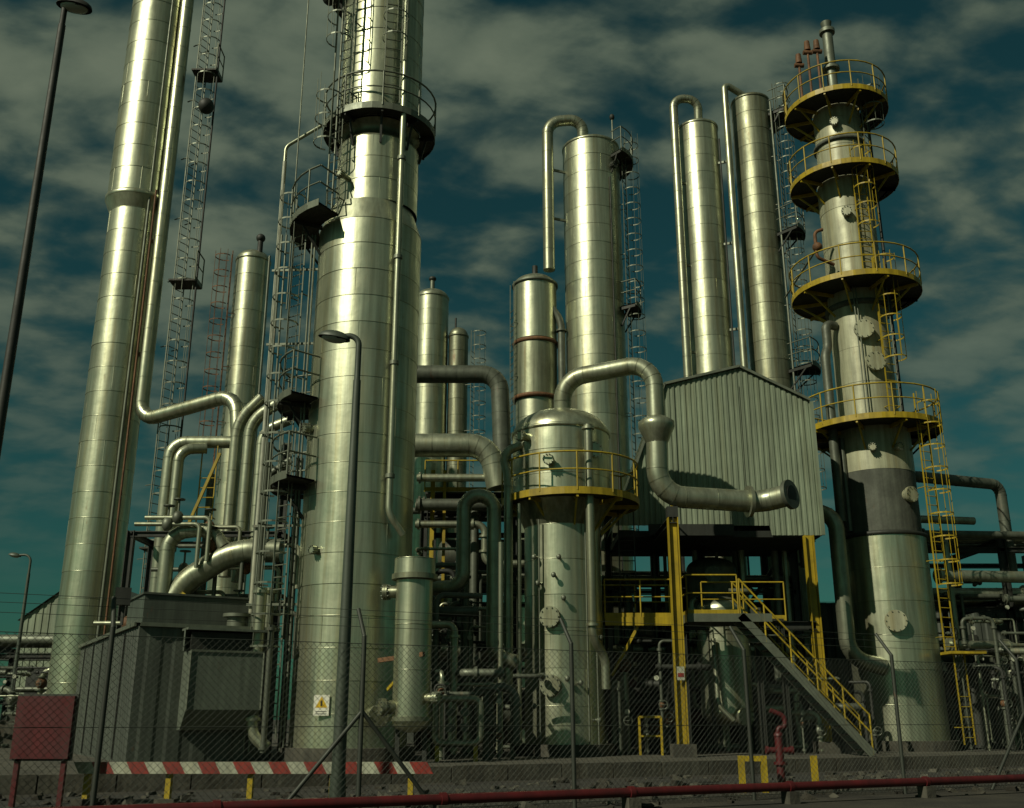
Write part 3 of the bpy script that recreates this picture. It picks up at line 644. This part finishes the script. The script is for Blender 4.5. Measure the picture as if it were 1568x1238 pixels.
# ------------------------------------------------------------------ left piping cluster
t=T("reboiler_piping")
t.tube("riser",PIPE,[(-10.45,30,4.3),(-10.45,30,9.35),(-8.6,30,9.35)],0.19,0.5,seg=16,bands=True)
t.tube("riser",PIPE,[(-10.0,29.5,3.4),(-10.0,29.5,9.0),(-9.3,29.8,9.1)],0.16,0.4,seg=14,bands=True)
t.tube("riser",PIPE,[(-8.35,29.6,5.2),(-8.35,29.6,9.9),(-7.6,29.4,10.6)],0.18,0.5,seg=16,bands=True)
t.tube("riser",PIPE,[(-7.85,29.2,5.0),(-7.85,29.2,9.8),(-7.0,29.0,10.3)],0.18,0.5,seg=16,bands=True)
t.tube("riser",PIPE,[(-7.4,28.9,5.3),(-7.4,28.9,9.4),(-6.6,28.8,9.7)],0.15,0.5,seg=16,bands=True)
t.tube("riser",PIPED,[(-9.2,30.3,4.3),(-9.2,30.3,8.4)],0.12,seg=14)
t.tube("suction",PIPE,[(-9.3,28.2,4.4),(-9.0,28.2,4.9),(-7.7,28,5.7),(-6.4,28,5.7)],0.33,0.6,seg=20,bands=True)
t.tube("suction",PIPE,[(-9.55,28,3.2),(-9.55,28,6.2),(-8.4,28,6.3),(-8.0,28,5.8)],0.2,0.5,seg=16,bands=True)
t.tube("line",PIPED,[(-8.5,27.6,3.6),(-7.2,27.6,4.2),(-6.4,27.3,4.2)],0.12,0.3,flange=True)
t.tube("line",PIPE,[(-6.3,26.6,0.8),(-6.3,26.6,4.5)],0.13,flange=True); t.tube("line",STEEL,[(-6.7,26.9,0.8),(-6.7,26.9,8.5)],0.08)
t.tube("line",PIPED,[(-7.0,27.6,0.8),(-7.0,27.6,7.6),(-6.2,27.6,8.2)],0.1,0.25)
t.tube("line",PIPE,[(-6.1,24.9,4.3),(-6.1,24.9,0.9),(-5.7,24.9,0.6)],0.14,0.3,flange=True); t.tube("line",PIPED,[(-5.75,24.7,3.4),(-5.75,24.7,0.5)],0.07,flange=True)
for z in(4.4,6.3): 
    for a,b in(((-10.9,30.6),(-6.6,30.6)),((-10.9,28.8),(-6.6,28.8)),((-10.9,28.8),(-10.9,30.6)),((-6.6,28.8),(-6.6,30.6))): t.ibeam("frame",DARK,(a[0],a[1],z),(b[0],b[1],z),0.14)
for x in(-10.9,-6.6):
    for y in(28.8,30.6): t.ibeam("frame",DARK,(x,y,PAD),(x,y,9.0 if x>-8 else 6.4),0.18)
t.beam("brace",YEL,(-9.0,27.9,4.5),(-7.6,27.9,3.6),0.12); t.beam("brace",YEL,(-9.3,28.6,3.4),(-7.9,28.6,4.4),0.1)
t.ladder(-9.2,29.9,6.5,8.4,270,mat=YEL,cage=False); t.beam("brace",YEL,(-9.6,29.6,6.6),(-8.8,29.6,8.9),0.08)
r=random.Random(3)
for k in range(18):
    x=r.uniform(-10.8,-6.3); y=r.uniform(27.6,29.2); z=r.uniform(2.8,7); t.ell("valve",r.choice([PIPED,STEEL,RUST]),(x,y,z),(0.16,0.16,0.2),10,6); t.cyl("stem",STEEL,(x,y,z),(x,y,z+0.5),0.03,seg=6); t.cyl("handwheel",PIPED,(x,y,z+0.5),(x,y,z+0.53),0.16,seg=12)
    t.tube("branch",r.choice([PIPE,PIPE,PIPED]),[(x-0.9,y,z),(x+0.9,y,z),(x+0.9,y,z-1.2)],0.06,0.15)
t.done()
# ------------------------------------------------------------------ equipment enclosure (left)
t=T("compressor_enclosure")
c0=Vector((-8.65,24,0)); dl=Vector((-0.5,0.866,0)); df=Vector((0.866,0.5,0)); H=3.35
pl=c0+dl*9; pr=c0+df*3.3
t.corr("side_wall",CORRD,(pl.x,pl.y),(c0.x,c0.y),lambda x:PAD,lambda x:H,pitch=0.3)
t.corr("front_wall",CORRD,(c0.x,c0.y),(pr.x,pr.y),lambda x:PAD,lambda x:H,pitch=0.6,dep=0.02)
pb=pl+df*3.3
t.add("roof",CORRD,[(p.x,p.y,H+0.03) for p in(c0-dl*0.1-df*0.1,pr-dl*0.1+df*0.1,pb+df*0.1,pl-df*0.1)],[(0,1,2,3)],False)
t.corr("right_wall",CORRD,(pr.x,pr.y),(pb.x,pb.y),lambda x:PAD,lambda x:H,pitch=0.3)
for a,b in((c0-dl*0.1,pr-dl*0.1),(c0-df*0.1,pl-df*0.1)): t.beam("roof_trim",STEEL,a+Vector((0,0,H)),b+Vector((0,0,H)),0.05,0.09)
nf=-dl; UZ=Vector((0,0,1))
hc=c0+df*1.9; w2=0.85
prof=[(0.02,2.75),(0.75,2.75),(0.75,1.45),(0.3,1.0),(0.02,1.0)]
V=[];
for sgn in(-1,1):
    for o,z in prof: V.append(hc+df*sgn*w2+nf*o+UZ*z)
F=[(0,1,2,3,4),(9,8,7,6,5)]+[(i,i+5,(i+1)%5+5,(i+1)%5) for i in range(5)]
t.add("intake_hood",HOOD,V,F,False)
t.beam("hood_edge",STEEL,hc-df*w2+nf*0.76+UZ*2.75,hc+df*w2+nf*0.76+UZ*2.75,0.04,0.05)
for sgn in(-1,1): t.beam("hood_edge",STEEL,hc+df*sgn*w2+nf*0.77+UZ*1.45,hc+df*sgn*w2+nf*0.77+UZ*2.75,0.04,0.03); t.beam("hood_side",HOOD,hc+df*sgn*w2+nf*0.3+UZ*2.75,hc+df*sgn*w2+nf*0.3+UZ*3.25,0.5,0.03)
c=hc+nf*0.3; t.box("intake_opening",DARK,(c.x,c.y,2.98),(1.64,0.5,0.42),30)
c=hc+nf*0.35; t.box("hood_cover",HOOD,(c.x,c.y,3.25),(1.9,0.75,0.05),30)
c=c0+dl*2.5+df*1.6; t.box("roof_unit",CORRD,(c.x,c.y,3.8),(2.6,2.2,0.8),30); t.box("roof_unit_lid",CORRD,(c.x,c.y,4.23),(2.7,2.3,0.05),30)
c=c0+dl*0.9+df*2.5; t.cyl("exhaust",STEEL,(c.x,c.y,3.3),(c.x,c.y,3.7),0.25,seg=20); t.cyl("exhaust",STEEL,(c.x,c.y,3.7),(c.x,c.y,3.78),0.36,seg=20)
c=c0+dl*0.2+df*0.1; t.beam("floodlight",DARK,(c.x-0.5,c.y,3.35),(c.x-0.5,c.y,3.9),0.06); t.box("floodlight",DARK,(c.x-0.5,c.y-0.1,4.0),(0.35,0.25,0.4),20)
for k in range(5): c=c0+dl*(1.5+1.6*k)-df*0.05; t.box("panel_joint",DARK,(c.x,c.y,1.8),(0.04,0.04,2.9),30)
t.done()
# ------------------------------------------------------------------ foreground items
t=T("striped_guard_rail")
x=-6.6;k=0
while x<-1.4:
    t.add("rail",REDL if k%2 else WHT,[(x,16.4,0.45),(x+0.27,16.4,0.45),(x+0.17,16.4,0.62),(x-0.10,16.4,0.62),(x,16.46,0.45),(x+0.27,16.46,0.45),(x+0.17,16.46,0.62),(x-0.10,16.46,0.62)],[(0,1,2,3),(7,6,5,4),(3,2,6,7),(0,4,5,1),(0,3,7,4),(1,5,6,2)],False); x+=0.27;k+=1
for x in(-6.5,-5.25,-4.0,-2.75,-1.55): t.beam("post",YEL,(x,16.52,0),(x,16.52,0.45),0.11,0.08); t.box("foot",CONC,(x,16.5,0.04),(0.3,0.3,0.1))
t.done()
t=T("red_sign_board")
t.box("board",REDP,(-7.05,16.0,1.13),(0.86,0.08,0.9)); t.box("board_frame",POST,(-7.05,16.05,1.13),(0.92,0.05,0.96))
for x in(-7.4,-6.7): t.beam("leg",REDP,(x,16.06,0),(x,16.06,0.7),0.07)
t.done()
fa=Vector((-5.02,13.0,0)); fd=Vector((2.97,1.469,0)); fu=fd.normalized(); fn=Vector((-fu.y,fu.x,0))
t=T("fire_water_pipe")
a=fa-fn*0.8-fu*6; b=fa-fn*0.8+fu*34
t.tube("pipe",REDP,[a+Vector((0,0,0.25)),b+Vector((0,0,0.25))],0.065,flange=True)
for k in range(14): c=a+fu*(1.5+2.9*k); t.box("support",CONC,(c.x,c.y,0.07),(0.2,0.2,0.22),26); t.cyl("clamp",REDP,c+Vector((0,0,0.25))-fu*0.04,c+Vector((0,0,0.25))+fu*0.04,0.085)
t.done()
t=T("chain_link_fence")
for i in range(-3,8):
    p=fa+fd*i; U=Vector((0,0,1)); jx=R.uniform(-0.02,0.02)
    tp=p+U*2.35+fu*jx
    t.cyl("post",POST,p,tp,0.034,seg=10); t.cyl("arm",POST,tp,tp+U*0.4+fn*0.32,0.03,seg=10); t.ell("post_cap",POST,tp,(0.036,0.036,0.036),8,4)
    if i in(1,5,-2):
        for s in(-1,1): t.cyl("brace",POST,p+U*1.35,p+fu*s*1.15,0.03,seg=8)
P0=fa+fd*-3; LL=fd.length*10
for z in(0.08,1.15,2.25): t.cyl("tension_wire",WIRE,P0+Vector((0,0,z)),P0+fu*LL+Vector((0,0,z)),0.005,seg=4)
for k in(0.35,0.68,0.98): 
    q=Vector((0,0,2.35+0.4*k))+fn*0.32*k; t.cyl("barbed_wire",WIRE,P0+q,P0+fu*LL+q,0.0035,seg=4)
pt=0.09;n=int(LL/pt);Hh=2.2
for k in range(-int(Hh/pt),n):
    for s in(0,1):
        x0=k*pt;x1=x0+Hh; za,zb_=0.05,0.05+Hh
        if x0<0: za+=-x0; x0=0
        if x1>LL: zb_-=(x1-LL); x1=LL
        if s: za,zb_=2.3-za,2.3-zb_
        t.cyl("chain_mesh",WIRE,P0+fu*x0+Vector((0,0,za)),P0+fu*x1+Vector((0,0,zb_)),0.0026,seg=3,cap=False)
t.done()
def hyd(x,y):
    t=T("fire_hydrant"); t.cyl("base_flange",REDP,(x,y,0),(x,y,0.06),0.16,seg=16); t.cyl("barrel",REDP,(x,y,0.05),(x,y,0.95),0.075,seg=16)
    t.cyl("flange",REDP,(x,y,0.45),(x,y,0.5),0.12,seg=16); t.cyl("outlet",REDP,(x-0.2,y,0.7),(x+0.2,y,0.7),0.055,seg=12); t.cyl("outlet_cap",REDP,(x-0.25,y,0.7),(x-0.2,y,0.7),0.075,seg=12); t.cyl("outlet_cap",REDP,(x+0.2,y,0.7),(x+0.25,y,0.7),0.075,seg=12)
    t.tube("monitor",REDP,[(x,y,0.9),(x,y,1.1),(x+0.14,y,1.1),(x+0.14,y,1.3),(x-0.12,y,1.4)],0.045,0.1); t.dome("bonnet",REDP,x,y,0.95,0.09,0.08,16); t.done()
hyd(4.9,19.6)
t=T("bollard_frame")
for x in(4.1,4.5,5.4): t.beam("post",YEL,(x,19.2,0),(x,19.2,0.62),0.1)
t.beam("bar",YEL,(4.1,19.2,0.57),(4.5,19.2,0.57),0.09); t.done()
def lamp(x,y,h,armx,rb,rt,mat=LAMPM,army=0,curve=0.7):
    t=T("street_lamp")
    t.cyl("base",mat,(x,y,0),(x,y,0.5),rb*1.25,rb*1.15,seg=16); t.cyl("post",mat,(x,y,0.5),(x,y,h-curve),rb,rt,seg=16)
    t.tube("arm",mat,[(x,y,h-curve-0.05),(x,y,h+0.06),(x+armx,y+army,h+0.02)],rt*0.8,curve*0.9,seg=12)
    rot=Matrix.Rotation(math.radians(10),3,'Y'); c=Vector((x+armx*1.1,y+army*1.1,h))
    t.ell("lamp_head",mat,c,(0.26,0.15,0.13),18,8,rot,half=1); t.ell("lens",GLASS,c,(0.20,0.11,-0.07),16,6,rot,half=1); t.cyl("lamp_rim",DARK,c+Vector((0.1,0,-0.03)),c+Vector((0.1,0,0.02)),0.11,seg=16); t.done()
lamp(-2.42,15.0,7.0,-0.36,0.10,0.06)
lamp(-6.32,12.0,10.85,0.12,0.075,0.05,DARK,curve=0.3)
lamp(-19.0,40,7.4,-0.6,0.09,0.06)
# far left bits
t=T("warehouse")
t.corr("front_wall",CORR,(-28.5,60),(-22,60),lambda x:0,lambda x:6.8+ (x if x<3.25 else 6.5-x)*0.75,pitch=0.4)
t.add("roof",STEEL,[(-28.7,59.8,6.7),(-25.25,59.8,9.3),(-25.25,75,9.3),(-28.7,75,6.7)],[(0,1,2,3)],False); t.add("roof",STEEL,[(-25.25,59.8,9.3),(-21.8,59.8,6.7),(-21.8,75,6.7),(-25.25,75,9.3)],[(0,1,2,3)],False)
t.corr("side_wall",CORR,(-28.5,75),(-28.5,60),lambda x:0,lambda x:6.7); t.box("door",DARK,(-26.5,59.9,2),(2.5,0.1,4)); t.done()
t=rack("pipe_rack",-30,-15.5,42,44.5,[2.2,4.0],21,vert=18,colm=YEL); t.clutter(-23,-14.5,33.0,41,60,3.2,46,light=0.5); t.done()
t=T("boundary_wall"); t.box("wall",CONC,(-20,36,0.6),(10,0.25,1.2),12); 
for k in range(6): t.box("pilaster",CONC,(-24.6+1.85*k,34.93+0.395*k,0.7),(0.3,0.35,1.4),12)
t.done()
# ------------------------------------------------------------------ light / sky
az=math.radians(225); el=math.radians(37)
ds=Vector((math.sin(az)*math.cos(el),math.cos(az)*math.cos(el),math.sin(el)))
sl=bpy.data.lights.new("sun",'SUN'); sl.energy=3.5; sl.angle=math.radians(0.6); sl.color=(1.0,0.95,0.74)
so=bpy.data.objects.new("sun",sl); S.collection.objects.link(so); so.rotation_euler=ds.to_track_quat('Z','Y').to_euler(); so.location=(-30,-30,40)
W=bpy.data.worlds.new("World"); S.world=W; W.use_nodes=True; nt=W.node_tree; N=nt.nodes; L=nt.links
bg=N["Background"]; bg.inputs[1].default_value=0.1
sky=N.new("ShaderNodeTexSky"); sky.sky_type='NISHITA'; sky.sun_disc=False; sky.sun_elevation=el; sky.sun_rotation=az
m1=N.new("ShaderNodeMix"); m1.data_type='RGBA'; m1.blend_type='MULTIPLY'; m1.inputs[0].default_value=1; L.new(sky.outputs[0],m1.inputs[6]); m1.inputs[7].default_value=(0.062,0.19,0.132,1)
tc=N.new("ShaderNodeTexCoord"); sp=N.new("ShaderNodeSeparateXYZ"); L.new(tc.outputs["Generated"],sp.inputs[0])
def M(op,a,b=None):
    x=N.new("ShaderNodeMath"); x.operation=op
    for i,q in enumerate((a,b)):
        if q is None: continue
        if isinstance(q,(int,float)): x.inputs[i].default_value=q
        else: L.new(q,x.inputs[i])
    return x.outputs[0]
z=M('ADD',M('MAXIMUM',sp.outputs[2],0.0),0.25)
cb=N.new("ShaderNodeCombineXYZ"); L.new(M('DIVIDE',sp.outputs[0],z),cb.inputs[0]); L.new(M('DIVIDE',sp.outputs[1],z),cb.inputs[1])
mp=N.new("ShaderNodeMapping"); mp.inputs["Rotation"].default_value=(0,0,math.radians(-38)); mp.inputs["Scale"].default_value=(1.0,1.35,1); mp.inputs["Location"].default_value=(0.4,0.9,0); L.new(cb.outputs[0],mp.inputs[0])
na=N.new("ShaderNodeTexNoise"); na.inputs["Scale"].default_value=6.5; na.inputs["Detail"].default_value=6; na.inputs["Roughness"].default_value=0.5; na.inputs["Distortion"].default_value=0.15; L.new(mp.outputs[0],na.inputs["Vector"])
nb=N.new("ShaderNodeTexNoise"); nb.inputs["Scale"].default_value=1.5; nb.inputs["Detail"].default_value=2; L.new(mp.outputs[0],nb.inputs["Vector"])
sm=M('ADD',na.outputs["Fac"],M('MULTIPLY',M('SUBTRACT',nb.outputs["Fac"],0.46),0.5))
mr=N.new("ShaderNodeMapRange"); mr.interpolation_type='SMOOTHSTEP'; mr.inputs[1].default_value=0.38; mr.inputs[2].default_value=0.64; mr.inputs[3].default_value=0; mr.inputs[4].default_value=0.95; L.new(sm,mr.inputs[0])
hz=N.new("ShaderNodeMapRange"); hz.inputs[1].default_value=0.10; hz.inputs[2].default_value=0.42; L.new(sp.outputs[2],hz.inputs[0])
fac=M('MULTIPLY',mr.outputs[0],hz.outputs[0])
# thicker parts of the cloud are a little brighter than the thin edges
cc=N.new("ShaderNodeMix"); cc.data_type='RGBA'; md=N.new("ShaderNodeMapRange"); md.inputs[1].default_value=0.5; md.inputs[2].default_value=0.75; L.new(sm,md.inputs[0]); L.new(md.outputs[0],cc.inputs[0])
cc.inputs[6].default_value=(0.72,1.0,0.74,1); cc.inputs[7].default_value=(1.35,1.65,1.15,1)
m2=N.new("ShaderNodeMix"); m2.data_type='RGBA'; L.new(fac,m2.inputs[0]); L.new(m1.outputs[2],m2.inputs[6]); L.new(cc.outputs[2],m2.inputs[7])
L.new(m2.outputs[2],bg.inputs[0])
# ------------------------------------------------------------------ camera
cam=bpy.data.cameras.new("camera"); co=bpy.data.objects.new("camera",cam); S.collection.objects.link(co)
co.location=(0,0,1.25); co.rotation_euler=(math.radians(90+17.27),0,0); cam.sensor_width=36; cam.lens=35.6; cam.clip_end=4000
S.camera=co
S.view_settings.view_transform='Standard'; S.view_settings.look='None'; S.view_settings.exposure=0
